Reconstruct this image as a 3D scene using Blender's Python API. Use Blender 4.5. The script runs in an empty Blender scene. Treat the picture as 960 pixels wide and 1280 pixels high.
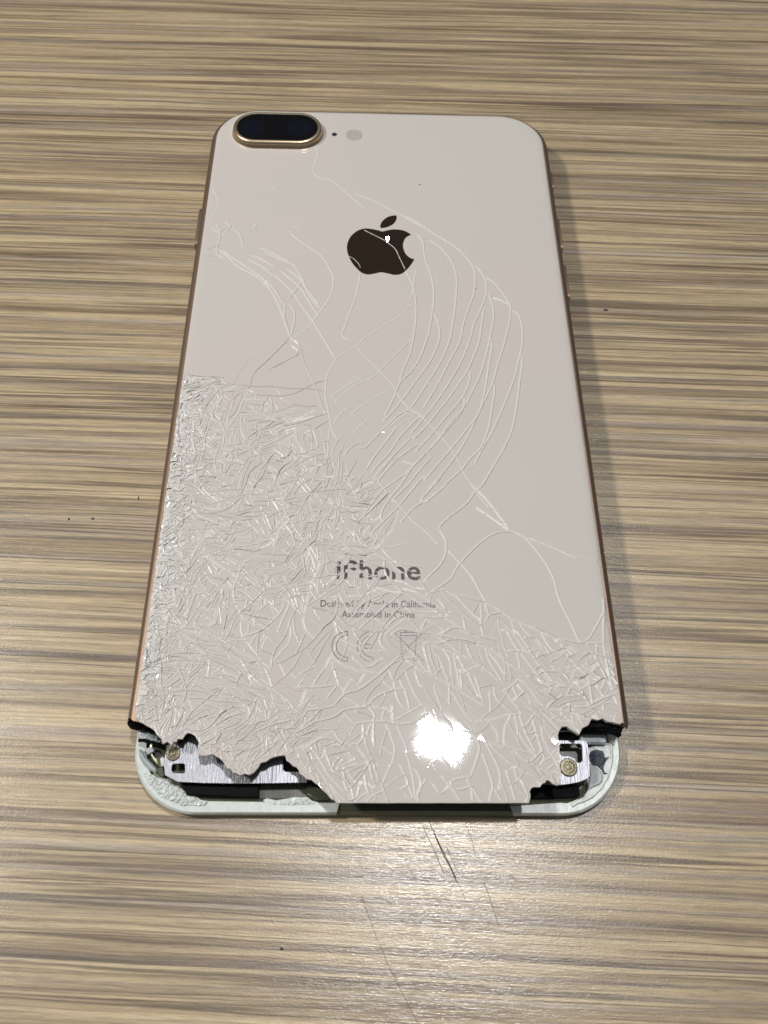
import bpy, math, random
import numpy as np
from mathutils import Vector, Matrix
from mathutils.geometry import delaunay_2d_cdt, tessellate_polygon
random.seed(7)
rng = random.Random(11)
S = 0.001                                    # everything below is measured in millimetres
scene = bpy.context.scene
COL = scene.collection

# ---------------------------------------------------------------- camera
FPX = 1038.0
CAM = np.array([-2.858, -98.119, 134.55])
a, b, c = 0.4957, -0.0267, -0.0017
Rx = np.array([[1, 0, 0], [0, math.cos(a), -math.sin(a)], [0, math.sin(a), math.cos(a)]])
Ry = np.array([[math.cos(b), 0, math.sin(b)], [0, 1, 0], [-math.sin(b), 0, math.cos(b)]])
Rz = np.array([[math.cos(c), -math.sin(c), 0], [math.sin(c), math.cos(c), 0], [0, 0, 1]])
ROT = Rz @ Ry @ Rx
cd = bpy.data.cameras.new('camera')
cam = bpy.data.objects.new('camera', cd)
COL.objects.link(cam)
m = Matrix([list(ROT[i]) + [CAM[i] * S] for i in range(3)] + [[0, 0, 0, 1]])
cam.matrix_world = m
cd.sensor_fit = 'HORIZONTAL'
cd.sensor_width = 36.0
cd.lens = FPX / 960 * 36
cd.clip_start = 0.005
cd.clip_end = 50
cd.dof.use_dof = True
cd.dof.focus_distance = 0.150
cd.dof.aperture_fstop = 55
scene.camera = cam

# ---------------------------------------------------------------- world and lamps
w = bpy.data.worlds.new("World")
scene.world = w
w.use_nodes = True
_n = w.node_tree.nodes; _l = w.node_tree.links          # a plain room: pale ceiling, dimmer walls
_tc = _n.new('ShaderNodeTexCoord'); _sp = _n.new('ShaderNodeSeparateXYZ'); _rp = _n.new('ShaderNodeValToRGB')
_l.new(_tc.outputs['Generated'], _sp.inputs[0]); _l.new(_sp.outputs[2], _rp.inputs[0])
_rp.color_ramp.elements[0].position = 0.35; _rp.color_ramp.elements[0].color = (0.085, 0.080, 0.072, 1)
_rp.color_ramp.elements[1].position = 0.92; _rp.color_ramp.elements[1].color = (0.40, 0.41, 0.42, 1)
_l.new(_rp.outputs[0], _n['Background'].inputs[0])
_n['Background'].inputs[1].default_value = 0.74

def lamp(name, direction, dist, size, power, color, shape='DISK', size_y=None):
    d = Vector(direction).normalized()
    l = bpy.data.lights.new(name, 'AREA')
    l.shape = shape
    l.size = size
    if size_y: l.size_y = size_y
    l.energy = power
    l.color = color
    o = bpy.data.objects.new(name, l)
    COL.objects.link(o)
    o.location = Vector((0.009, -0.06, 0.007)) + d * dist
    o.rotation_euler = d.to_track_quat('Z', 'Y').to_euler()
    return o
lamp('ceiling_lamp', (0.0938, 0.218, 0.971), 1.1, 0.068, 6.1, (1.0, 0.98, 0.985), 'RECTANGLE', 0.043)
lamp('side_lamp', (-0.92, 0.20, 1.0), 0.85, 0.09, 5.6, (1.0, 0.955, 0.885))
vs = scene.view_settings
vs.view_transform = 'Standard'
vs.look = 'None'
vs.exposure = -0.06
vs.gamma = 1.0

# ---------------------------------------------------------------- helpers
def M(u, v, z=7.3):
    """a spot measured in the photograph -> its place (mm) on the level surface z"""
    d = ROT @ np.array([(u - 480) / FPX, (640 - v) / FPX, -1.0])
    t = (z - CAM[2]) / d[2]
    p = CAM + t * d
    return (float(p[0]), float(p[1]))

def T(x0, y0, s, pts, z=7.3):
    return [M(x0 + x / s, y0 + y / s, z) for x, y in pts]

def PX(x, y, z=7.3):
    q = ROT.T @ (np.array([x, y, z]) - CAM)
    return 480 + FPX * q[0] / -q[2], 640 - FPX * q[1] / -q[2]

def mesh(name, verts, faces, mat, parent=None, smooth=False, mats=None, midx=None):
    me = bpy.data.meshes.new(name)
    me.from_pydata([(x * S, y * S, z * S) for x, y, z in verts], [], faces)
    me.update()
    for mm in (mats or [mat]):
        me.materials.append(mm)
    if midx is not None:
        me.polygons.foreach_set('material_index', midx)
    if smooth:
        me.polygons.foreach_set('use_smooth', [True] * len(faces))
        me.set_sharp_from_angle(angle=math.radians(40))
    o = bpy.data.objects.new(name, me)
    COL.objects.link(o)
    if parent:
        o.parent = parent
    return o

def tag(o, label=None, cat=None, group=None, kind=None):
    if label: o['label'] = label
    if cat: o['category'] = cat
    if group: o['group'] = group
    if kind: o['kind'] = kind
    return o

def area(P):
    return 0.5 * sum(P[i][0] * P[(i + 1) % len(P)][1] - P[(i + 1) % len(P)][0] * P[i][1] for i in range(len(P)))

def inset(P, d):
    """move a CCW loop inwards by d"""
    n = len(P); out = []
    for i in range(n):
        x0, y0 = P[i - 1]; x1, y1 = P[i]; x2, y2 = P[(i + 1) % n]
        ax, ay = x1 - x0, y1 - y0; bx, by = x2 - x1, y2 - y1
        la = math.hypot(ax, ay) or 1; lb = math.hypot(bx, by) or 1
        nx, ny = -ay / la - by / lb, ax / la + bx / lb
        l = math.hypot(nx, ny) or 1
        k = min(1.6, 2 / max(l, 0.5))
        out.append((x1 + nx / l * d * k, y1 + ny / l * d * k))
    return out

def prism(outer, z0, z1, holes=(), bev=0.08):
    """upright plate with bevelled upper rim; returns verts, faces"""
    if area(outer) < 0: outer = outer[::-1]
    loops = [outer] + [h if area(h) < 0 else h[::-1] for h in holes]
    V = []; F = []; tops = []
    for L in loops:
        n = len(L); base = len(V)
        ins = inset(L, bev)
        V += [(x, y, z0) for x, y in L] + [(x, y, z1 - bev) for x, y in L] + [(x, y, z1) for x, y in ins]
        for i in range(n):
            j = (i + 1) % n
            F.append((base + i, base + j, base + n + j, base + n + i))
            F.append((base + n + i, base + n + j, base + 2 * n + j, base + 2 * n + i))
        tops.append([base + 2 * n + i for i in range(n)])
    flat = [i for t in tops for i in t]
    for tri in tessellate_polygon([[Vector((V[i][0], V[i][1], 0)) for i in t] for t in tops]):
        t = [flat[k] for k in tri]
        p = [V[i] for i in t]
        ar = (p[1][0] - p[0][0]) * (p[2][1] - p[0][1]) - (p[2][0] - p[0][0]) * (p[1][1] - p[0][1])
        F.append(tuple(t if ar > 0 else t[::-1]))
    return V, F

def join(parts):
    V = []; F = []
    for v, f in parts:
        b0 = len(V)
        V += v
        F += [tuple(i + b0 for i in q) for q in f]
    return V, F

def circle(x, y, r, n=24, rj=0.0):
    return [(x + r * (1 + rng.uniform(-rj, rj)) * math.cos(2 * math.pi * i / n), y + r * (1 + rng.uniform(-rj, rj)) * math.sin(2 * math.pi * i / n)) for i in range(n)]

def stadium(x, y, hl, r, n=20):
    P = []
    for i in range(n + 1):
        t = -math.pi / 2 + math.pi * i / n
        P.append((x + hl + r * math.cos(t), y + r * math.sin(t)))
    for i in range(n + 1):
        t = math.pi / 2 + math.pi * i / n
        P.append((x - hl + r * math.cos(t), y + r * math.sin(t)))
    return P

def rrect(x0, y0, x1, y1, r, n=8):
    P = []
    for cx, cy, t0 in ((x1 - r, y0 + r, -90), (x1 - r, y1 - r, 0), (x0 + r, y1 - r, 90), (x0 + r, y0 + r, 180)):
        for i in range(n + 1):
            t = math.radians(t0 + 90 * i / n)
            P.append((cx + r * math.cos(t), cy + r * math.sin(t)))
    return P

def loft(rings, cap_top=True, cap_bot=False, closed=True):
    """rings = list of (loop, z) with equal counts"""
    V = []; F = []
    n = len(rings[0][0])
    for L, z in rings:
        V += [(x, y, z) for x, y in L]
    for k in range(len(rings) - 1):
        for i in range(n if closed else n - 1):
            j = (i + 1) % n
            F.append((k * n + i, k * n + j, (k + 1) * n + j, (k + 1) * n + i))
    if cap_top: F.append(tuple(range((len(rings) - 1) * n, len(rings) * n)))
    if cap_bot: F.append(tuple(range(n - 1, -1, -1)))
    return V, F

def ribbon(pts, wd, z, h=0.012):
    """printed line of width wd along pts (mm)"""
    V = []; F = []
    n = len(pts)
    for i in range(n):
        x0, y0 = pts[max(0, i - 1)]; x1, y1 = pts[min(n - 1, i + 1)]
        l = math.hypot(x1 - x0, y1 - y0) or 1
        nx, ny = -(y1 - y0) / l * wd / 2, (x1 - x0) / l * wd / 2
        x, y = pts[i]
        V += [(x + nx, y + ny, z - h), (x + nx, y + ny, z), (x - nx, y - ny, z), (x - nx, y - ny, z - h)]
    for i in range(n - 1):
        p = 4 * i; q = p + 4
        F += [(p + 1, p + 2, q + 2, q + 1), (p, p + 1, q + 1, q), (p + 2, p + 3, q + 3, q + 2)]
    return V, F

def tube(pts, r, n=8):
    V = []; F = []
    for k, p in enumerate(pts):
        p = Vector(p); q0 = Vector(pts[max(0, k - 1)]); q1 = Vector(pts[min(len(pts) - 1, k + 1)])
        t = (q1 - q0).normalized(); u = t.cross(Vector((0, 0, 1))).normalized(); v = u.cross(t)
        for i in range(n):
            an = 2 * math.pi * i / n
            V.append(tuple(p + u * r * math.cos(an) + v * r * math.sin(an)))
    for k in range(len(pts) - 1):
        for i in range(n):
            j = (i + 1) % n
            F.append((k * n + i, k * n + j, (k + 1) * n + j, (k + 1) * n + i))
    F.append(tuple(range(n - 1, -1, -1))); F.append(tuple(range((len(pts) - 1) * n, len(pts) * n)))
    return V, F

def smooth_line(P, step=0.35):
    """Catmull-Rom through P, resampled"""
    if len(P) == 2:
        Q = [P[0], P[1]]
    else:
        Q = []
        E = [P[0]] + list(P) + [P[-1]]
        for i in range(1, len(E) - 2):
            p0, p1, p2, p3 = E[i - 1], E[i], E[i + 1], E[i + 2]
            for k in range(8):
                t = k / 8
                Q.append(tuple(0.5 * (2 * p1[d] + (p2[d] - p0[d]) * t + (2 * p0[d] - 5 * p1[d] + 4 * p2[d] - p3[d]) * t * t + (3 * p1[d] - p0[d] - 3 * p2[d] + p3[d]) * t ** 3) for d in (0, 1)))
        Q.append(P[-1])
    L = [0]
    for i in range(1, len(Q)):
        L.append(L[-1] + math.hypot(Q[i][0] - Q[i - 1][0], Q[i][1] - Q[i - 1][1]))
    n = max(1, round(L[-1] / step))
    out = []; k = 0
    for i in range(n + 1):
        s = L[-1] * i / n
        while k < len(L) - 2 and L[k + 1] < s: k += 1
        f = (s - L[k]) / max(1e-9, L[k + 1] - L[k])
        out.append((Q[k][0] + (Q[k + 1][0] - Q[k][0]) * f, Q[k][1] + (Q[k + 1][1] - Q[k][1]) * f))
    return out

def inside(P, x, y):
    r = False; n = len(P); j = n - 1
    for i in range(n):
        xi, yi = P[i]; xj, yj = P[j]
        if (yi > y) != (yj > y) and x < (xj - xi) * (y - yi) / (yj - yi) + xi:
            r = not r
        j = i
    return r

# ---------------------------------------------------------------- materials
def new_mat(name):
    mt = bpy.data.materials.new(name)
    mt.use_nodes = True
    return mt, mt.node_tree, mt.node_tree.nodes['Principled BSDF']

def simple(name, col, rough=0.5, metal=0.0, spec=0.5, bump=0.0, bscale=3000, var=0.0, stretch=(1, 1, 1), coat=0.0):
    mt, nt, bs = new_mat(name)
    N = nt.nodes; L = nt.links
    bs.inputs['Base Color'].default_value = (*col, 1)
    bs.inputs['Roughness'].default_value = rough
    bs.inputs['Metallic'].default_value = metal
    bs.inputs['Specular IOR Level'].default_value = spec
    bs.inputs['Coat Weight'].default_value = coat
    tc = N.new('ShaderNodeTexCoord'); mp = N.new('ShaderNodeMapping')
    mp.inputs['Scale'].default_value = stretch
    L.new(tc.outputs['Object'], mp.inputs['Vector'])
    nz = N.new('ShaderNodeTexNoise'); nz.inputs['Scale'].default_value = bscale
    nz.inputs['Detail'].default_value = 4
    L.new(mp.outputs[0], nz.inputs['Vector'])
    if bump:
        bp = N.new('ShaderNodeBump'); bp.inputs['Strength'].default_value = bump
        bp.inputs['Distance'].default_value = 0.0001
        L.new(nz.outputs['Fac'], bp.inputs['Height']); L.new(bp.outputs[0], bs.inputs['Normal'])
    if var:
        mx = N.new('ShaderNodeMix'); mx.data_type = 'RGBA'
        mx.inputs[6].default_value = tuple(max(0, q * (1 - var)) for q in col) + (1,)
        mx.inputs[7].default_value = tuple(min(1, q * (1 + var)) for q in col) + (1,)
        L.new(nz.outputs['Fac'], mx.inputs[0]); L.new(mx.outputs[2], bs.inputs['Base Color'])
    return mt

def wood_material():
    mt, nt, bs = new_mat('striped_wood_laminate')
    N = nt.nodes; L = nt.links
    def math_(op, a_, b_=None, clamp=False):
        n = N.new('ShaderNodeMath'); n.operation = op; n.use_clamp = clamp
        for i, q in enumerate((a_, b_)):
            if q is None: continue
            if isinstance(q, (int, float)): n.inputs[i].default_value = q
            else: L.new(q, n.inputs[i])
        return n.outputs[0]
    def comb(x, y, z=0.0):
        n = N.new('ShaderNodeCombineXYZ')
        for i, q in enumerate((x, y, z)):
            if isinstance(q, (int, float)): n.inputs[i].default_value = q
            else: L.new(q, n.inputs[i])
        return n.outputs[0]
    def noise(vec, detail=3, rough=0.5):
        n = N.new('ShaderNodeTexNoise'); n.inputs['Scale'].default_value = 1.0
        n.inputs['Detail'].default_value = detail; n.inputs['Roughness'].default_value = rough
        L.new(vec, n.inputs['Vector']); return n.outputs['Fac']
    def ramp(fac, stops, interp='LINEAR'):
        n = N.new('ShaderNodeValToRGB'); n.color_ramp.interpolation = interp
        e = n.color_ramp.elements
        while len(e) > 1: e.remove(e[-1])
        e[0].position = stops[0][0]; e[0].color = (*stops[0][1], 1) if not isinstance(stops[0][1], float) else (stops[0][1],) * 3 + (1,)
        for p, c_ in stops[1:]:
            q = e.new(p); q.color = (*c_, 1) if not isinstance(c_, float) else (c_,) * 3 + (1,)
        L.new(fac, n.inputs[0]); return n.outputs[0]
    def mix(fac, A, B, mode='MIX'):
        n = N.new('ShaderNodeMix'); n.data_type = 'RGBA'; n.blend_type = mode
        for i, q in ((0, fac), (6, A), (7, B)):
            if isinstance(q, (int, float)): n.inputs[i].default_value = q
            elif isinstance(q, tuple): n.inputs[i].default_value = (*q, 1)
            else: L.new(q, n.inputs[i])
        return n.outputs[2]
    tc = N.new('ShaderNodeTexCoord')
    sc = N.new('ShaderNodeVectorMath'); sc.operation = 'SCALE'; sc.inputs['Scale'].default_value = 1000.0
    L.new(tc.outputs['Object'], sc.inputs[0])
    sp = N.new('ShaderNodeSeparateXYZ'); L.new(sc.outputs[0], sp.inputs[0])
    x, y = sp.outputs[0], sp.outputs[1]
    # the grain leans a little and the lean drifts across the board
    slope = math_('ADD', math_('MULTIPLY', y, 0.00018), -0.026)
    y = math_('SUBTRACT', y, math_('MULTIPLY', x, slope))
    wob = noise(comb(math_('MULTIPLY', x, 0.011), math_('MULTIPLY', y, 0.05), 3.0), 2)
    y = math_('ADD', y, math_('MULTIPLY', math_('SUBTRACT', wob, 0.5), 1.4))
    wob2 = noise(comb(math_('MULTIPLY', x, 0.07), math_('MULTIPLY', y, 0.4), 8.0), 2)
    y = math_('ADD', y, math_('MULTIPLY', math_('SUBTRACT', wob2, 0.5), 0.35))
    def lay(fx, fy, z, d=2, r=0.5):
        return noise(comb(math_('MULTIPLY', x, fx), math_('MULTIPLY', y, fy), z), d, r)
    broad = lay(0.0035, 0.20, 1.0, 1)
    bands = lay(0.0055, 0.55, 5.0, 4, 0.72)
    thin = lay(0.006, 0.75, 9.0, 1, 0.5)
    fine = lay(0.050, 2.4, 12.0, 3, 0.65)
    grain = lay(0.30, 5.5, 15.0, 3, 0.7)
    fleck = lay(0.16, 2.2, 21.0, 2, 0.5)
    hue = lay(0.0036, 0.70, 31.0, 2)
    base = ramp(bands, [(0.28, (0.145, 0.098, 0.056)), (0.37, (0.235, 0.171, 0.102)), (0.46, (0.365, 0.283, 0.168)), (0.60, (0.445, 0.355, 0.218)), (0.72, (0.35, 0.27, 0.158))])
    grey = ramp(bands, [(0.30, (0.155, 0.118, 0.090)), (0.42, (0.215, 0.176, 0.140)), (0.55, (0.290, 0.243, 0.195)), (0.7, (0.37, 0.315, 0.25))])
    col = mix(ramp(hue, [(0.52, 0.0), (0.61, 0.8)]), base, grey)
    # narrow dark lines: where the thin noise crosses its middle
    ln = math_('ABSOLUTE', math_('SUBTRACT', thin, 0.5))
    ln = math_('MINIMUM', ln, math_('ADD', math_('ABSOLUTE', math_('SUBTRACT', lay(0.0055, 0.6, 77.0, 1, 0.5), 0.47)), 0.004))
    lmask = ramp(ln, [(0.0, 1.0), (0.016, 0.85), (0.055, 0.0)])
    brk = ramp(lay(0.012, 0.5, 41.0, 2), [(0.42, 0.15), (0.55, 1.0)])
    lm2 = mix(1.0, lmask, brk, 'MULTIPLY')
    bw = N.new('ShaderNodeRGBToBW'); L.new(lm2, bw.inputs[0])
    col = mix(math_('MULTIPLY', bw.outputs[0], 0.85), col, (0.085, 0.056, 0.032))
    per = math_('DIVIDE', math_('ADD', y, math_('MULTIPLY', lay(0.0035, 0.07, 91.0, 2), 16.0)), 5.4)
    per = math_('ABSOLUTE', math_('SUBTRACT', math_('FRACT', per), 0.5))
    per = math_('ADD', per, math_('MULTIPLY', math_('SUBTRACT', lay(0.02, 1.1, 95.0, 3, 0.65), 0.5), 0.22))
    pm = N.new('ShaderNodeRGBToBW'); L.new(ramp(per, [(0.0, 1.0), (0.06, 0.8), (0.17, 0.0)]), pm.inputs[0])
    col = mix(math_('MULTIPLY', math_('MULTIPLY', pm.outputs[0], ramp(lay(0.008, 0.25, 99.0, 2), [(0.38, 0.25), (0.6, 1.0)])), 0.62), col, (0.150, 0.108, 0.068))
    col = mix(0.9, col, ramp(fine, [(0.28, 0.55), (0.5, 1.0), (0.72, 1.22)]), 'MULTIPLY')
    col = mix(0.8, col, ramp(grain, [(0.25, 0.62), (0.5, 1.0), (0.75, 1.25)]), 'MULTIPLY')
    fm = N.new('ShaderNodeRGBToBW'); L.new(ramp(fleck, [(0.24, 1.0), (0.30, 0.0)]), fm.inputs[0])
    col = mix(math_('MULTIPLY', fm.outputs[0], 0.6), col, (0.13, 0.095, 0.06))
    col = mix(0.35, col, ramp(broad, [(0.3, 0.75), (0.5, 1.0), (0.7, 1.15)]), 'MULTIPLY')
    L.new(col, bs.inputs['Base Color'])
    # lacquered, lightly pored surface
    pore = lay(0.22, 3.4, 51.0, 2, 0.6)
    n3 = N.new('ShaderNodeTexNoise'); n3.inputs['Scale'].default_value = 2.4; n3.inputs['Detail'].default_value = 2
    L.new(comb(math_('MULTIPLY', x, 0.12), math_('MULTIPLY', y, 4.5), 2.0), n3.inputs['Vector'])
    spk = noise(comb(math_('MULTIPLY', x, 2.2), math_('MULTIPLY', y, 3.6), 61.0), 1)
    h = math_('ADD', math_('MULTIPLY', pore, 0.35), math_('ADD', math_('MULTIPLY', n3.outputs['Fac'], 0.35), math_('MULTIPLY', spk, 0.30)))
    bp = N.new('ShaderNodeBump'); bp.inputs['Strength'].default_value = 0.6; bp.inputs['Distance'].default_value = 0.00011
    L.new(h, bp.inputs['Height']); L.new(bp.outputs[0], bs.inputs['Normal'])
    bs.inputs['Roughness'].default_value = 0.34
    bs.inputs['Specular IOR Level'].default_value = 0.6
    bs.inputs['Coat Weight'].default_value = 0.75
    bs.inputs['Coat Roughness'].default_value = 0.185
    L.new(bp.outputs[0], bs.inputs['Coat Normal'])
    return mt

def shell_material(name, col, rough, sheen_var=0.03):
    mt, nt, bs = new_mat(name)
    N = nt.nodes; L = nt.links
    tc = N.new('ShaderNodeTexCoord')
    nz = N.new('ShaderNodeTexNoise'); nz.inputs['Scale'].default_value = 13; nz.inputs['Detail'].default_value = 2
    L.new(tc.outputs['Object'], nz.inputs['Vector'])
    rp = N.new('ShaderNodeValToRGB')
    rp.color_ramp.elements[0].position = 0.35; rp.color_ramp.elements[1].position = 0.65
    rp.color_ramp.elements[0].color = (col[0] * 1.01, col[1] * 0.975, col[2] * 0.985, 1)
    rp.color_ramp.elements[1].color = (col[0] * 0.985, col[1] * 1.0, col[2] * 0.985, 1)
    L.new(nz.outputs['Fac'], rp.inputs[0]); L.new(rp.outputs[0], bs.inputs['Base Color'])
    sm = N.new('ShaderNodeTexNoise'); sm.inputs['Scale'].default_value = 160; sm.inputs['Detail'].default_value = 5
    L.new(tc.outputs['Object'], sm.inputs['Vector'])
    mr = N.new('ShaderNodeMapRange'); mr.inputs['To Min'].default_value = rough * 0.7; mr.inputs['To Max'].default_value = rough * 1.5
    L.new(sm.outputs['Fac'], mr.inputs['Value']); L.new(mr.outputs[0], bs.inputs['Roughness'])
    bs.inputs['Specular IOR Level'].default_value = 0.5
    return mt

MAT = dict(
    wood=wood_material(),
    shell=shell_material('cracked_glass', (0.468, 0.446, 0.422), 0.022),
    fracture=simple('fracture_face', (0.505, 0.488, 0.462), 0.36, spec=0.4, var=0.10, bscale=1500),
    facet=simple('crack_flank', (0.455, 0.432, 0.408), 0.33, spec=0.4, var=0.05, bscale=1500),
    crush=shell_material('crushed_glass', (0.56, 0.56, 0.535), 0.12),
    under=simple('back_adhesive', (0.26, 0.235, 0.22), 0.6, var=0.3, bscale=900),
    rail=simple('rose_aluminium', (0.235, 0.165, 0.122), 0.45, 0.85, bump=0.15, bscale=6000, var=0.06),
    gold=simple('gold_camera_ring', (0.62, 0.49, 0.34), 0.32, 1.0),
    black=simple('black_glass', (0.002, 0.002, 0.003), 0.05, spec=0.18),
    lens=simple('blue_lens', (0.002, 0.0035, 0.008), 0.1, spec=0.2),
    logo=simple('dark_mirror', (0.016, 0.010, 0.005), 0.05, spec=0.3),
    ink=simple('grey_brown_print', (0.030, 0.023, 0.020), 0.25, var=0.25, bscale=1500),
    ink2=simple('thin_print', (0.035, 0.030, 0.028), 0.3),
    white=simple('white_frame_plastic', (0.50, 0.54, 0.52), 0.34, bump=0.6, bscale=900, var=0.22),
    rim=simple('display_rim', (0.13, 0.135, 0.085), 0.2, 0.6, var=0.25, bscale=500),
    steel=simple('brushed_bracket', (0.24, 0.245, 0.265), 0.40, 1.0, bump=0.5, bscale=1500, var=0.12, stretch=(2.2, 0.25, 1)),
    screw=simple('screw_brass', (0.13, 0.115, 0.08), 0.36, 1.0, bump=0.4, bscale=4000, var=0.3),
    dark=simple('black_plastic', (0.003, 0.003, 0.004), 0.65, spec=0.08, bump=0.5, bscale=2500),
    olive=simple('olive_flex', (0.045, 0.045, 0.026), 0.35, var=0.6, bscale=400, bump=0.4),
    grey=simple('grey_plastic', (0.30, 0.335, 0.345), 0.4, bump=0.3, bscale=1200, var=0.12),
    foam=simple('grey_black_foam', (0.07, 0.075, 0.095), 0.9, bump=1.0, bscale=2600, var=0.9),
    dust=simple('loose_glass_grains', (0.66, 0.67, 0.64), 0.34),
    speck=simple('dark_speck', (0.012, 0.014, 0.03), 0.4),
    scratch=simple('scratch_dirt', (0.045, 0.038, 0.03), 0.6),
    flash=simple('flash_window', (0.33, 0.33, 0.30), 0.35, var=0.35, bscale=1800),
)

# ---------------------------------------------------------------- table
V, F = prism([(-450, -230), (450, -230), (450, 420), (-450, 420)], -25, 0.0, bev=1.0)
F.append((3, 2, 1, 0))
table = mesh('table', V, F, MAT['wood'])
tag(table, 'table top of striped tan and grey brown wood laminate under the cracked phone', 'table')
def scratch(pts, wd):
    P = smooth_line(pts, 1.2)
    P = [(x + rng.uniform(-.03, .03), y) for x, y in P]
    V, F = ribbon(P, wd, 0.012, 0.02)
    mesh('scratch', V, F, MAT['scratch'], table)
for s_, w_ in (([(265, 70), (320, 190), (375, 300), (430, 420)], 0.12), ([(300, 150), (350, 265), (400, 360), (438, 445)], 0.17), ([(230, 105), (290, 230), (360, 390)], 0.10),
               ([(375, 230), (410, 320), (455, 400)], 0.08), ([(440, 440), (487, 545)], 0.07), ([(485, 80), (520, 170), (550, 290)], 0.06), ([(600, 450), (640, 560), (690, 710)], 0.09)):
    scratch(T(480, 1010, 4.8, s_, 0), w_)
scratch([M(452, 1120, 0), M(478, 1190, 0), M(522, 1279, 0)], 0.07)
SP = [((757, 387.5), 0.62, 0.30, 'tiny blue-black speck on the table right of the phone'),
      ((116, 648.5), 0.34, 0.26, 'tiny black speck on the table left of the phone, on a grey stripe'),
      ((86, 649), 0.2, 0.25, 'tiniest black dot on the table left of the phone, nearest the photo edge'),
      ((173, 623), 0.12, 0.45, 'thin upright dark speck on the table just left of the phone edge'),
      ((352, 1186), 0.26, 0.22, 'small dark speck on the table below the phone')]
def blob(name, x, y, z, rx, ry, rz, mat, parent=None, n=9):
    rings = []
    for k in range(4):
        t = k / 3 * math.pi / 2 * 0.92
        rings.append(([(x + rx * math.cos(t) * (1 + rng.uniform(-.15, .15)) * math.cos(2 * math.pi * i / n), y + ry * math.cos(t) * (1 + rng.uniform(-.15, .15)) * math.sin(2 * math.pi * i / n)) for i in range(n)], z + rz * math.sin(t)))
    V, F = loft(rings)
    return mesh(name, V, F, mat, parent, True)
for (u, v), rx, ry, lb in SP:
    x, y = M(u, v, 0)
    tag(blob('speck', x, y, 0, rx, ry, 0.12, MAT['speck']), lb, 'speck')

# ---------------------------------------------------------------- phone
phone = bpy.data.objects.new('smartphone', None)
COL.objects.link(phone)
phone.empty_display_size = 0.02
tag(phone, 'pale pink-gold smartphone lying face down, its glass back shattered and lower end broken open', 'smartphone')

HW, HL, RC = 39.05, 79.05, 11.2
ZT = 7.3
def path_pts(d, y_end=-65.7, n=14, xr=None):
    """rail path, offset d inwards: from lower left round the top to lower right"""
    r = RC - d; P = []
    ys = np.linspace(y_end, HL - RC, 24)
    for y in ys[:-1]: P.append((-(HW - d), float(y)))
    for i in range(n + 1):
        t = math.pi - math.pi / 2 * i / n
        P.append((-(HW - RC) + r * math.cos(t), HL - RC + r * math.sin(t)))
    for i in range(n + 1):
        t = math.pi / 2 - math.pi / 2 * i / n
        P.append(((HW - RC) + r * math.cos(t), HL - RC + r * math.sin(t)))
    for y in ys[::-1][1:]: P.append((HW - d, float(y)))
    return P
prof = [(1.62, 6.80), (1.35, 6.93), (1.15, 6.88), (0.85, 6.72), (0.45, 6.35), (0.18, 5.8), (0.04, 4.9), (0.0, 3.9), (0.06, 2.9), (0.28, 2.0), (0.7, 1.35), (1.2, 1.1), (2.4, 1.05), (2.6, 3.9), (2.4, 6.7)]
rings = [(path_pts(d), z) for d, z in prof]
n = len(rings[0][0])
V, F = [], []
for L_, z in rings: V += [(x, y, z) for x, y in L_]
K = len(prof)
for k in range(K):
    k2 = (k + 1) % K
    for i in range(n - 1):
        F.append((k * n + i, k2 * n + i, k2 * n + i + 1, k * n + i + 1))
F.append(tuple(k * n for k in range(K)))
F.append(tuple(k * n + n - 1 for k in range(K - 1, -1, -1)))
# broken ends: uneven tip
V = [(x, y + (0.5 * math.sin(z * 2.3 + x) if y < -65.6 else 0), z) for x, y, z in V]
frame = mesh('side_frame', V, F, MAT['rail'], phone, True)
tag(frame, 'bronze-pink aluminium side frame broken off at both lower ends')

def button(side, y0, y1, zc, wz, out):
    P = rrect(y0, zc - wz / 2, y1, zc + wz / 2, wz / 2 * 0.98, 6)
    V, F = [], []
    m_ = len(P)
    for q, (dd, o_) in enumerate(((0, -0.5), (0, out - 0.08), (0.1, out))):
        Q = inset(P, dd) if dd else P
        V += [(side * (HW + o_), yy, zz) for yy, zz in Q]
    for k in range(2):
        for i in range(m_):
            j = (i + 1) % m_
            F.append((k * m_ + i, k * m_ + j, (k + 1) * m_ + j, (k + 1) * m_ + i))
    F.append(tuple(range(2 * m_, 3 * m_)))
    if side > 0: F = [f[::-1] for f in F]
    return mesh('button', V, F, MAT['rail'], phone, True)
button(-1, 35.5, 47.0, 4.3, 2.6, 0.45)
button(1, 55.5, 61.5, 4.1, 2.4, 0.35)
button(1, 36.5, 46.5, 4.1, 2.6, 0.42)
button(1, 22.5, 32.5, 4.1, 2.6, 0.42)

# glass outline: rounded top and straight sides, broken lower end
DG = 1.52
top = path_pts(DG, -60.0)
leftcrack = T(150, 870, 6, [(103, 60), (103, 110), (122, 170), (165, 205), (200, 222), (265, 262), (285, 300), (312, 322), (325, 358), (352, 345), (385, 368), (405, 345), (425, 345), (432, 322), (468, 322), (485, 290), (505, 278), (540, 283), (565, 300), (590, 340), (582, 390), (596, 445), (640, 452), (700, 438), (745, 470), (770, 492), (800, 540), (828, 545), (850, 572), (900, 588), (930, 583)])
leftcrack += T(290, 900, 6, [(5, 405), (60, 412), (95, 404), (130, 411), (165, 392), (195, 355), (220, 322), (255, 312), (285, 288), (340, 268), (400, 268), (412, 305), (435, 318), (455, 340), (480, 352), (500, 375), (505, 398), (560, 438), (600, 446), (625, 475), (650, 490), (690, 540), (712, 552), (740, 588), (772, 606)])
bottom = [M(420 + k * 16, 1003.6 + 0.15 * math.sin(k * 2.1)) for k in range(16)]
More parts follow.
